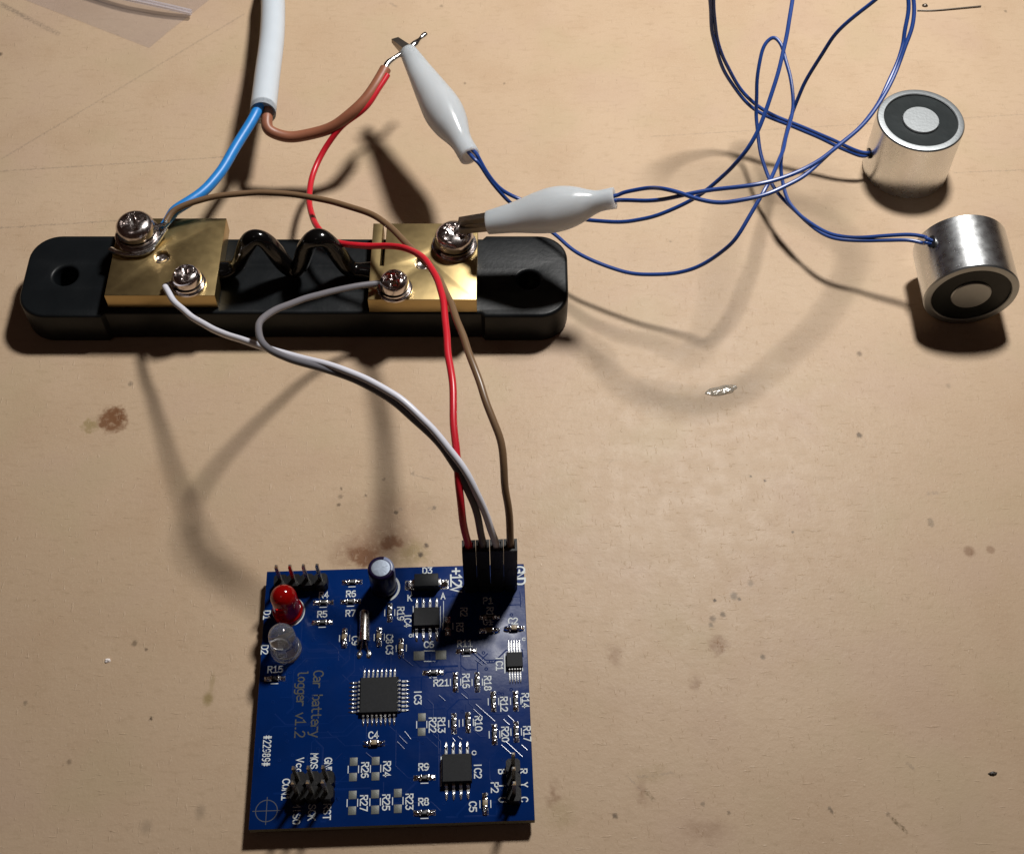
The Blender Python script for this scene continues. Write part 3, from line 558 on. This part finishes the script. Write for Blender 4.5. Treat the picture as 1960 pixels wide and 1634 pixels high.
# ------------------------------------------------------------------ shunt resistor
ZB, ZT = 9.0, 13.3
SH = thing('shunt_resistor', 'black shunt resistor base with two brass blocks and silver screws', 'shunt resistor', (-46.6, 189.5, 0))
so = Vector((-46.6, 189.5, 0))
def rel(lst): return [(p[0] - so.x, p[1] - so.y) for p in lst]
x0, x1, y0, y1, R, ins = -106.5, 12.2, 178.1, 200.9, 6.5, .9
xa, xb = -87.2, -6.6
ol = arc(x0 + R, y0 + R, R, 180, 270) + [(xa - .8, y0), (xa, y0 + ins), (xb, y0 + ins), (xb + .8, y0)] + arc(x1 - R, y0 + R, R, 270, 360) + arc(x1 - R, y1 - R, R, 0, 90) + [(xb + .8, y1), (xb, y1 - ins), (xa, y1 - ins), (xa - .8, y1)] + arc(x0 + R, y1 - R, R, 90, 180)
hl, hr = at(125, 527, ZB), at(1012, 535, ZB)
extruded('base', [rel(ol), rel(circ(hl.x, hl.y, 2.6)), rel(circ(hr.x, hr.y, 2.5))], 0.0, ZB, MT['basepl'], .75, 3, SH)
def block(xl, xr, yf, yb, slot, hx, hy):
    o = [(xl, yf), (xr, yf), (xr, yb)]
    if slot: o += [(xl + 3.0, yb), (xl + 2.9, yb - 12), (xl + 2.1, yb - 12), (xl + 2.2, yb)]
    o += [(xl, yb)]
    b = extruded('brass_block', [rel(o), rel(circ(hx, hy, 1.75, 24))], ZB + .02, ZT, MT['brass'], .14, 2, SH)
    bm = bmesh.new(); lathe(bm, [(1.85, 0), (1.85, .5), (1.2, .62), (.9, .45), (0, .4)], 20); obj('rivet_end', bm, MT['nickel'], b, (hx - so.x, hy - so.y, ZT - 1.35))
    return b
hL, hR = at(309, 492, ZT), at(808, 503, ZT)
block(-86.4, -63.0, 180.3, 202.0, False, hL.x, hL.y); block(-30.5, -7.5, 179.2, 200.5, True, hR.x, hR.y)
def head_mesh(r, h, cw, cl, dep):
    bm = bmesh.new(); NR, NS = 26, 72; rows = []
    for i in range(NR + 1):
        f = i / NR; rr = r * f; row = []
        for k in range(NS):
            a = 2 * math.pi * k / NS; x, y = rr * math.cos(a), rr * math.sin(a)
            z = h * (.2 + .8 * math.sqrt(max(0, 1 - f ** 3.6)))
            m = max(0.0, min(1.0, min((cw - abs(x)) / .12, (cl - abs(y)) / .22) + .5), min(1.0, min((cw - abs(y)) / .12, (cl - abs(x)) / .22) + .5))
            row.append(bm.verts.new((x, y, z - dep * m * (1 - .5 * rr / cl if rr < cl else .5))) if i else None)
        rows.append(row)
    c = bm.verts.new((0, 0, h - dep)); rows[0] = None
    for k in range(NS): bm.faces.new((c, rows[1][k], rows[1][(k + 1) % NS]))
    for i in range(1, NR):
        for k in range(NS): bm.faces.new((rows[i][k], rows[i][(k + 1) % NS], rows[i + 1][(k + 1) % NS], rows[i + 1][k]))
    lo = [bm.verts.new((v.co.x, v.co.y, 0)) for v in rows[NR]]
    for k in range(NS): bm.faces.new((rows[NR][k], rows[NR][(k + 1) % NS], lo[(k + 1) % NS], lo[k]))
    bm.faces.new(lo)
    return mesh('screw', bm, MT['nickel'], 50)
HB, HS = head_mesh(4.2, 3.0, .72, 2.7, 1.5), head_mesh(3.1, 2.4, .58, 2.05, 1.2)
def washer(r, ri, th): 
    bm = bmesh.new(); lathe(bm, [(ri, 0), (r - .12, 0), (r, .12), (r, th - .15), (r - .15, th), (ri, th), (ri, 0)], 40); return mesh('washer', bm, MT['nickel'], 40)
def spring_washer(r, th):
    bm = bmesh.new(); rows = []
    for i in range(41):
        a = math.radians(200 + 345 * i / 40); z = .5 * i / 40
        rows.append([bm.verts.new((q * math.cos(a), q * math.sin(a), z + zz)) for q, zz in ((r - 1.1, 0), (r, 0), (r, th), (r - 1.1, th))])
    for p, q in zip(rows, rows[1:]):
        for k in range(4): bm.faces.new((p[k], p[(k + 1) % 4], q[(k + 1) % 4], q[k]))
    bm.faces.new(rows[0]); bm.faces.new(rows[-1]); return mesh('spring_washer', bm, MT['nickel'], 40)
WB, WS_, SB, SS = washer(4.9, 1.5, .8), washer(3.75, 1.2, .6), spring_washer(4.3, .8), spring_washer(3.35, .6)
def screw(px, py, big, lift=0.0, rot=0.3):
    zb = ZT + lift; hz = zb + (2.15 if big else 1.75); p = at(px, py, hz + (1.6 if big else 1.2)) - so
    s = obj('screw', HB if big else HS, None, SH, (p.x, p.y, hz), rot)
    obj('washer', WB if big else WS_, None, s, (0, 0, zb + .02 - hz)); obj('spring_washer', SB if big else SS, None, s, (0, 0, zb + .84 - hz if big else zb + .64 - hz), .5 - rot)
    return s
s1 = screw(257, 430, True, 1.0, .35); screw(356, 527, False, 0, .2); screw(869, 449, True, 0, .9); screw(754, 537, False, .5, .15)
# tinned strands squeezed under the corner screw
sp = at(257, 430, 18) - so
bm = bmesh.new(); tube(bm, spline([(sp.x + 6.2, sp.y + 1.2, 15.6), (sp.x + 4.9, sp.y - .6, 14.6), (sp.x + 2.5, sp.y - 4.6, 14.0), (sp.x - 2.2, sp.y - 4.9, 13.9), (sp.x - 5.6, sp.y - 3.4, 14.0)], 6, 1), .85, 8, .5)
obj('crimped_strands', bm, MT['solder'], SH)
# resistance strip: black painted wavy rod between the blocks
bm = bmesh.new(); yv = 188.6
pts = [(-64.2, yv, 11.2), (-61.6, yv, 11.5), (-58.9, yv, 13.2), (-56.6, yv, 18.5), (-54.6, yv, 21.9), (-52.4, yv, 21.9), (-50.6, yv, 18.5), (-48.9, yv, 13.5), (-47.2, yv, 11.7), (-45.6, yv, 13.2), (-43.8, yv, 18.5), (-41.8, yv, 21.9), (-39.4, yv, 21.9), (-37.6, yv, 18.5), (-35.8, yv, 13.5), (-34.2, yv, 11.7), (-31.6, yv, 11.4), (-29.6, yv, 11.2)]
path = [p - so for p in spline(pts, 8, 1)]
tube(bm, path, lambda t: 2.0 + .25 * math.sin(t * 40), 18, lambda t: 1.8 + .16 * math.sin(t * 33 + 1), side=(0, 1, 0))
obj('resistance_strip', bm, MT['gloss'], SH)
# ------------------------------------------------------------------ power cable
pc = at(505, 218, 17); PC = thing('power_cable', 'thick white two core cable with its blue and brown cores bared', 'cable', (pc.x, pc.y, 0)); po = Vector((pc.x, pc.y, 0))
sheath = [at(522, 0, 7) + Vector((4, 150, -3.6)), at(522, 0, 7) + Vector((3, 60, -3.4)), at(523, -40, 5.5), at(523, 0, 8.5), at(521, 70, 11.5), at(512, 140, 14.5), at(503, 217, 17)]
bm = bmesh.new(); P = [p - po for p in spline(sheath, 10, 1)]; tube(bm, P, 3.02, 28)
e = P[-1]; d = (P[-1] - P[-2]).normalized()
end = [f for f in bm.faces if len(f.verts) > 4 and (f.calc_center_median() - e).length < 1][0]
r1 = bmesh.ops.inset_region(bm, faces=[end], thickness=.75)
bmesh.ops.translate(bm, verts=end.verts[:], vec=-d * 2.0)
obj('sheath', bm, MT['white'], PC, sharp=40)
e = e + po
wire('blue_core', [e - d * 3 + Vector((-.9, 0, .4)), e + Vector((-1.1, 0, .6))] + W([(480,238,17.2),(455,276,16.4),(425,325,16),(395,362,16),(360,388,16),(336,403,15.6),(322,420,15.2),(310,436,14.9)]), lambda t: 1.2 if t < .8 else 1.2 - (t - .8) * 2.2, MT['blue'], PC, po, 8, 1, 16)
bc = wire('brown_core', [e - d * 3 + Vector((.7, 0, -.7)), e + Vector((.9, 0, -.9))] + W([(512,246,15.2),(530,257,14.2),(562,262,13.8),(605,255,14.6),(645,240,16.6),(685,208,19.6),(715,172,21.6),(738,132,23.0)]), 1.32, MT['brown'], PC, po, 8, 1, 16)
bm = bmesh.new(); tube(bm, [p - po for p in spline(W([(735,137,22.9),(742,122,23.2),(758,110,23.4),(780,96,23.4),(797,83,23.2),(806,73,23),(815,66,22.9)]), 7, 1)], lambda t: .68 + .2 * noise.noise(Vector((t * 7, 1, 2))) + .12 * math.sin(t * 13) - .5 * max(0, t - .85), 12)
obj('tinned_end', bm, MT['solder'], bc)
# ------------------------------------------------------------------ crocodile clips
def clip(A, B, lab, wide, narrow, tips, roll):
    A, B = Vector(A), Vector(B); org = Vector(((A.x + B.x) / 2, (A.y + B.y) / 2, 0))
    c = thing('crocodile_clip', lab, 'crocodile clip', org, 'crocodile clips in milky boots')
    ax = (B - A).normalized(); side = ax.cross(Vector((0, 0, 1))).normalized(); upv = side.cross(ax)
    side, upv = side * math.cos(roll) + upv * math.sin(roll), upv * math.cos(roll) - side * math.sin(roll)
    def ev(tab, t):
        for i in range(len(tab) - 1):
            (t0, v0), (t1, v1) = tab[i], tab[i + 1]
            if t <= t1 or i == len(tab) - 2:
                sl0 = (v1 - tab[i - 1][1]) / (t1 - tab[i - 1][0]) if i else (v1 - v0) / (t1 - t0)
                sl1 = (tab[i + 2][1] - v0) / (tab[i + 2][0] - t0) if i < len(tab) - 2 else (v1 - v0) / (t1 - t0)
                k = (t - t0) / (t1 - t0); q = t1 - t0; k2, k3 = k * k, k * k * k
                return v0 * (2 * k3 - 3 * k2 + 1) + sl0 * q * (k3 - 2 * k2 + k) + v1 * (3 * k2 - 2 * k3) + sl1 * q * (k3 - k2)
    bm = bmesh.new(); n = 44; S = 36; rows = []
    seq = [(i / n, 0) for i in range(n + 1)] + [(1 - i / n, .7) for i in range(n + 1)]
    for t, th in seq:
        p = A + (B - A) * t - org; a, b = ev(wide, t) - th, ev(narrow, t) - th
        rows.append([bm.verts.new(p + side * a * math.cos(2 * math.pi * k / S) + upv * b * math.sin(2 * math.pi * k / S)) for k in range(S)])
    rows.append(rows[0])
    for p, q in zip(rows, rows[1:]):
        for k in range(S): bm.faces.new((p[k], p[(k + 1) % S], q[(k + 1) % S], q[k]))
    obj('boot', bm, MT['boot'], c)
    for tip, q0, q1, wd in tips:
        tip = Vector(tip); bm = bmesh.new(); root = A + ax * 7 + upv * q0; mid = A + ax * .5 + upv * q1
        rows = []
        for p, ww in ((root, wd), (mid, wd), (tip, wd * .8)):
            p = p - org; rows.append([bm.verts.new(p + side * s * ww + upv * z) for s, z in ((-1, -.6), (1, -.6), (1, .6), (-1, .6))])
        for p, q in zip(rows, rows[1:]):
            for k in range(4): bm.faces.new((p[k], p[(k + 1) % 4], q[(k + 1) % 4], q[k]))
        bm.faces.new(rows[0]); bm.faces.new(rows[-1]); obj('jaw', bm, MT['steel'], c, sharp=20)
    return c, A, B, ax
WD = [(0, 2.5), (.2, 2.9), (.42, 4.1), (.58, 4.6), (.72, 3.9), (.87, 2.5), (1, 2.45)]
NR = [(0, 2.0), (.2, 2.6), (.42, 3.9), (.58, 4.6), (.72, 3.9), (.87, 2.5), (1, 2.45)]
A1, B1 = at(781, 99, 23.6), at(899, 299, 23)
clip(A1, B1, 'crocodile clip gripping the tinned end of the brown core', [(0, 2.0), (.2, 2.9), (.42, 3.9), (.58, 4.45), (.7, 4.0), (.86, 2.5), (1, 2.35)], NR,
     [(at(756, 77, 24.2), 1.0, 1.0, 1.05), (at(758, 80, 22.0), -1.0, -.9, 1.0)], 0)
A2, B2 = at(934, 426, 22.5), at(1177, 379, 30.5)
clip(A2, B2, 'crocodile clip biting the screw on the right brass block', [(0, 2.9), (.2, 3.8), (.42, 4.9), (.52, 5.1), (.68, 4.1), (.84, 2.3), (1, 2.35)], [(0, 2.3), (.2, 2.9), (.42, 4.2), (.58, 4.6), (.72, 3.9), (.87, 2.3), (1, 2.2)],
     [(at(879, 424, 19.9), 1.2, 1.3, 1.0), (at(880, 440, 19.0), -1.1, -1.1, 1.0)], .25)
# ------------------------------------------------------------------ electromagnets with their leads
def magnet_mesh(t, mtx, h0=0.0):
    bm = bmesh.new(); lathe(bm, [(0, h0), (9.6, h0), (10, h0 + .4), (10, 15.6)], 72, mtx); lathe(bm, [(10, 15.6), (9.75, 15.95), (9.5, 16), (8.5, 16), (8.3, 15.85), (8.3, 15.2)], 72, mtx, 1); bmesh.ops.remove_doubles(bm, verts=bm.verts, dist=1e-4); obj('housing', bm, [MT['zinc'], MT['zincface']], t, sharp=30)
    bm = bmesh.new(); lathe(bm, [(8.35, 15.55), (6, 15.5), (4.2, 15.55)], 64, mtx); obj('resin_ring', bm, MT['potting'], t)
    bm = bmesh.new(); lathe(bm, [(4.25, 15), (4.25, 15.8), (4.05, 16), (0, 16)], 48, mtx); obj('core_face', bm, MT['zincface'], t)
GM = 'electromagnets with blue leads'
c1 = Vector((94.1, 229.7, 0)); M1 = thing('electromagnet', 'zinc electromagnet standing upright with its ringed face upwards', 'electromagnet', c1, GM)
magnet_mesh(M1, Matrix.Rotation(.4, 4, 'Z'))
h1 = c1 + Vector((-9.75, -1.2, 6.3)); bm = bmesh.new(); tube(bm, [h1 - c1 + Vector((1, 0, 0)), h1 - c1 + Vector((-.5, 0, 0))], .95, 12, 1.5, side=(0, 0, 1)); obj('grommet', bm, MT['gasket'], M1)
fc = at(1859, 566.5, 10); c2 = Vector((fc.x, fc.y + 8, 0)); M2 = thing('electromagnet', 'zinc electromagnet lying on its side with its ringed face to the front', 'electromagnet', c2, GM)
magnet_mesh(M2, Matrix.Translation((0, 8, 10)) @ Matrix.Rotation(math.pi / 2, 4, 'X'), 1.4)
print('mag2 face', fc)
ha = math.radians(148); h2 = Vector((c2.x + 10 * math.cos(ha), c2.y + 4.2, 10 + 10 * math.sin(ha)))
best = min(((Vector((c2.x + 10 * math.cos(math.radians(a)), c2.y + dy, 10 + 10 * math.sin(math.radians(a)))), a, dy) for a in range(120, 185, 2) for dy in [k * .5 for k in range(-12, 15)]), key=lambda q: (at(1785, 463, q[0].z) - q[0]).length)
h2 = best[0]; dr = Vector((math.cos(math.radians(best[1])), 0, math.sin(math.radians(best[1]))))
bm = bmesh.new(); tube(bm, [h2 - c2 - dr * .6, h2 - c2 + dr * .45], 1.5, 12, 1.0, side=(0, 1, .3)); obj('grommet', bm, MT['gasket'], M2)
LR = .43
def lead(pts, par, org): return wire('lead', pts, LR, MT['lead'], par, org, 8, 1, 10)
e2 = [Vector((0, 0, 0)), Vector((.75, .35, .5))]
ax2 = (B2 - A2).normalized(); pa = B2 - ax2 * 3
top_out = [at(1359, 0, 40), at(1362, -70, 50), at(1410, -170, 60), at(1520, -230, 66), at(1640, -190, 66), at(1715, -90, 60), at(1741, 0, 54)]
for k in (0, 1):
    o = e2[k]; s = 1 if k else -1
    inn = [h1 + Vector((.4, 0, 0)) + o * .3] + [p + o for p in W([(1655,298,6.5),(1640,296,6.8),(1610,284,8),(1562,262,9.5),(1515,242,10.5),(1468,224,11.5),(1435,202,13),(1404,165,17),(1377,115,24),(1363,57,32)])]
    loop = [p + o for p in top_out[:4]] + [p + Vector((.9, .3, 0)) * (1 if k else -.2) for p in top_out[4:]]
    bk = W([(1731,60,50),(1727,90,48)]) if not k else W([(1747,50,51),(1733,90,48.6)])
    com = [p + o * .8 for p in W([(1711,135,46),(1680,199,44),(1637,252,43),(1596,286,43)])]
    fin = W([(1549,321,43.5),(1468,349,43.5),(1412,357,42.5),(1360,363,41),(1308,374,39.5),(1270,382,36.5),(1227,385,33.8),(1192,383.5,31.6)]) if k else W([(1545,333,43),(1500,358,43),(1462,373,42.5),(1410,386,41.5),(1367,388,40.5),(1327,380,40),(1300,368,39.5),(1272,361,38.5),(1245,360,35),(1215,364,33),(1192,368,31.6)])
    ins = [pa + ax2 * 3 + Vector((0, -.7 if k else .7, 0)), pa - ax2 * 4 + Vector((0, -.5 if k else .5, 0))]
    lead(inn + loop + bk + com + fin + ins, M1, c1)
com2 = W([(1770,460,15.2),(1740,454,14.8),(1700,455,13.5),(1660,458,12),(1620,457,11),(1580,447,10)])
pb = B1; ax1 = (B1 - A1).normalized()
for k in (0, 1):
    o = Vector((0, .45, .45)) * (1 if k else -1)
    st = [h2 - dr * .6 + o * .5, h2 + dr * .5 + Vector((-1.2, 0, .3)) + o * .6] + [p + o * (1 - i * .12) for i, p in enumerate(com2)]
    if not k:
        mid = W([(1535,418,9),(1508,392,8.5),(1488,367,8),(1468,335,8.5),(1455,290,9),(1448,230,12),(1448,190,16),(1450,141,21),(1460,95,25),(1472,76,26.5),(1484,72,27),(1496,86,26.5),(1503,108,25.5),(1513,150,24),(1518,185,23),(1516,222,23),(1508,250,24),(1498,288,26),(1484,325,28),(1464,364,28.5),(1440,405,26.5),(1411,453,23.5),(1384,480,20),(1352,501,16.5),(1312,518,13.5),(1262,526,11.5),(1210,524,10),(1165,511,9.5),(1125,495,9.5),(1088,473,9.5),(1057,445,10),(1018,417,11),(985,395,13.5),(962,372,16.5),(938,344,20),(918,315,23),(905,303,23.8)])
        fin = [pb + ax1 * .5 + Vector((-.6, -.2, 0)), pb - ax1 * 4]
        fin = [pb - ax1 * 4]
    else:
        mid = W([(1537,417,9.6),(1520,400,9.5),(1508,384,10),(1499,355,11),(1494,325,12.5),(1497,290,15),(1505,255,18),(1518,212,22),(1532,178,25.5),(1549,145,29),(1589,77,37),(1637,30,43),(1677,0,47)])
        mid += [at(1715, -40, 52), at(1735, -110, 57), at(1700, -190, 62), at(1620, -215, 64), at(1550, -150, 62), at(1520, -60, 59)]
        mid += W([(1516,0,57),(1511,40,55.5),(1505,74,54),(1488,145,51),(1462,222,47),(1435,279,43.5),(1409,312,40),(1384,337,36.5),(1350,366,33),(1314,388,29.5),(1262,411,26.5),(1230,420,24.5),(1192,425,22.5),(1155,424,20.5),(1119,419,18.5),(1075,408,16.5),(1030,395,15),(990,380,15.2),(958,362,17.5),(935,335,21),(918,306,23.6),(911,294,24.2)])
        fin = [pb - ax1 * 4 + Vector((.5, .2, 0))]
    lead(st + mid + fin, M2, c2)
# ------------------------------------------------------------------ plastic bag, dark strand, specks
pb0 = at(286, 93); bo = Vector((pb0.x - 35, pb0.y + 25, 0))
BG = thing('plastic_bag', 'clear plastic zip bag lying flat at the back of the bench', 'plastic bag', bo)
def film(name, dfac, gfac):
    mb = bpy.data.materials.new(name); mb.use_nodes = True; nt = mb.node_tree; nt.nodes.clear(); Lk = nt.links.new
    out = nt.nodes.new('ShaderNodeOutputMaterial'); tr = nt.nodes.new('ShaderNodeBsdfTransparent'); tr.inputs[0].default_value = (.98, .98, .99, 1)
    df = nt.nodes.new('ShaderNodeBsdfDiffuse'); df.inputs[0].default_value = (.66, .64, .72, 1); gl = nt.nodes.new('ShaderNodeBsdfGlossy'); gl.inputs['Roughness'].default_value = .14
    tc = nt.nodes.new('ShaderNodeTexCoord'); nzn = nt.nodes.new('ShaderNodeTexNoise'); nzn.inputs['Scale'].default_value = 120; Lk(tc.outputs['Object'], nzn.inputs['Vector'])
    bp = nt.nodes.new('ShaderNodeBump'); bp.inputs['Distance'].default_value = .0006; Lk(nzn.outputs['Fac'], bp.inputs['Height']); Lk(bp.outputs[0], gl.inputs['Normal'])
    m1 = nt.nodes.new('ShaderNodeMixShader'); m1.inputs[0].default_value = dfac; Lk(tr.outputs[0], m1.inputs[1]); Lk(df.outputs[0], m1.inputs[2])
    m2 = nt.nodes.new('ShaderNodeMixShader'); m2.inputs[0].default_value = gfac; Lk(m1.outputs[0], m2.inputs[1]); Lk(gl.outputs[0], m2.inputs[2]); Lk(m2.outputs[0], out.inputs[0])
    return mb
mb = film('clear_film', .035, .035)
eu = (at(45, 0) - pb0) * 2.6; ev_ = (at(402, 0) - pb0) * 4.2
bm = bmesh.new(); n = 46; G = {}
for ly in (0, 1):
    for i in range(n + 1):
        for j in range(n + 1):
            u, v = i / n, j / n; e = min(u, v, 1 - u, 1 - v); k = min(1, e * 7)
            z = .12 + ly * (.06 + k * (1.3 + 1.5 * noise.noise(Vector((u * 4, v * 6, 2)))) + .5 * k * abs(noise.noise(Vector((u * 13, v * 5, 7)))))
            z += .5 * (1 - k) * max(0, noise.noise(Vector((u * 6, v * 6, 11))))
            p = pb0 + eu * u + ev_ * v - bo; G[ly, i, j] = bm.verts.new((p.x, p.y, max(.1 + ly * .06, z)))
for ly in (0, 1):
    for i in range(n):
        for j in range(n): bm.faces.new((G[ly, i, j], G[ly, i + 1, j], G[ly, i + 1, j + 1], G[ly, i, j + 1]))
for k in range(n):
    for a, b in (((k, 0), (k + 1, 0)), ((0, k), (0, k + 1)), ((k, n), (k + 1, n)), ((n, k), (n, k + 1))): bm.faces.new((G[0, a[0], a[1]], G[0, b[0], b[1]], G[1, b[0], b[1]], G[1, a[0], a[1]]))
obj('film', bm, mb, BG, sharp=80)
bm = bmesh.new()
for q in (0, 1.1):
    tube(bm, [p - bo + Vector((0, q, 0)) for p in spline([at(366, 27, 1.6), at(320, 16, 2.6), at(270, 5, 3), at(232, -3, 3), at(150, -26, 2.6), at(40, -62, 2)], 8, 1)], .42, 8, .8)
obj('zip_strip', bm, film('milky_zip', .3, .06), BG)
def single(name, bm, m, lab, cat): o = obj(name, bm, m); o['label'] = lab; o['category'] = cat; return o
bm = bmesh.new(); tube(bm, spline(W([(1756,20,.3),(1790,20,.3),(1835,16,.35),(1878,12,.35)]), 6, 0), .17, 8); join(bm, blob(.8, .6, .6, 3), 0, Matrix.Translation(at(1770, 12, 0)))  # thin straight dark tube with a small blob near one end
single('dark_strand', bm, MT['steel'], 'thin straight dark strand lying at the back of the bench', 'wire offcut')
def flake(px, py, rx, ry, rz, rot, m, name, lab, cat, seed):
    bm = bmesh.new(); join(bm, blob(rx, ry, rz, seed, 24), 0, Matrix.Translation(at(px, py, 0)) @ Matrix.Rotation(rot, 4, 'Z'))
    return single(name, bm, m, lab, cat)
flake(1381, 747, 3.3, 1.2, .35, .22, MT['glue'], 'glue_drop', 'shiny dried glue drop on the bare bench, glinting', 'glue drop', 5)
flake(206, 1264, .55, .45, .4, .3, MT['crumb'], 'crumb', 'tiny pale speck on the bench left of the circuit board', 'crumb', 2)
flake(1900, 1480, .8, .36, .4, .1, MT['dcrumb'], 'crumb', 'tiny black speck on the bare bench right of the circuit board', 'crumb', 4)
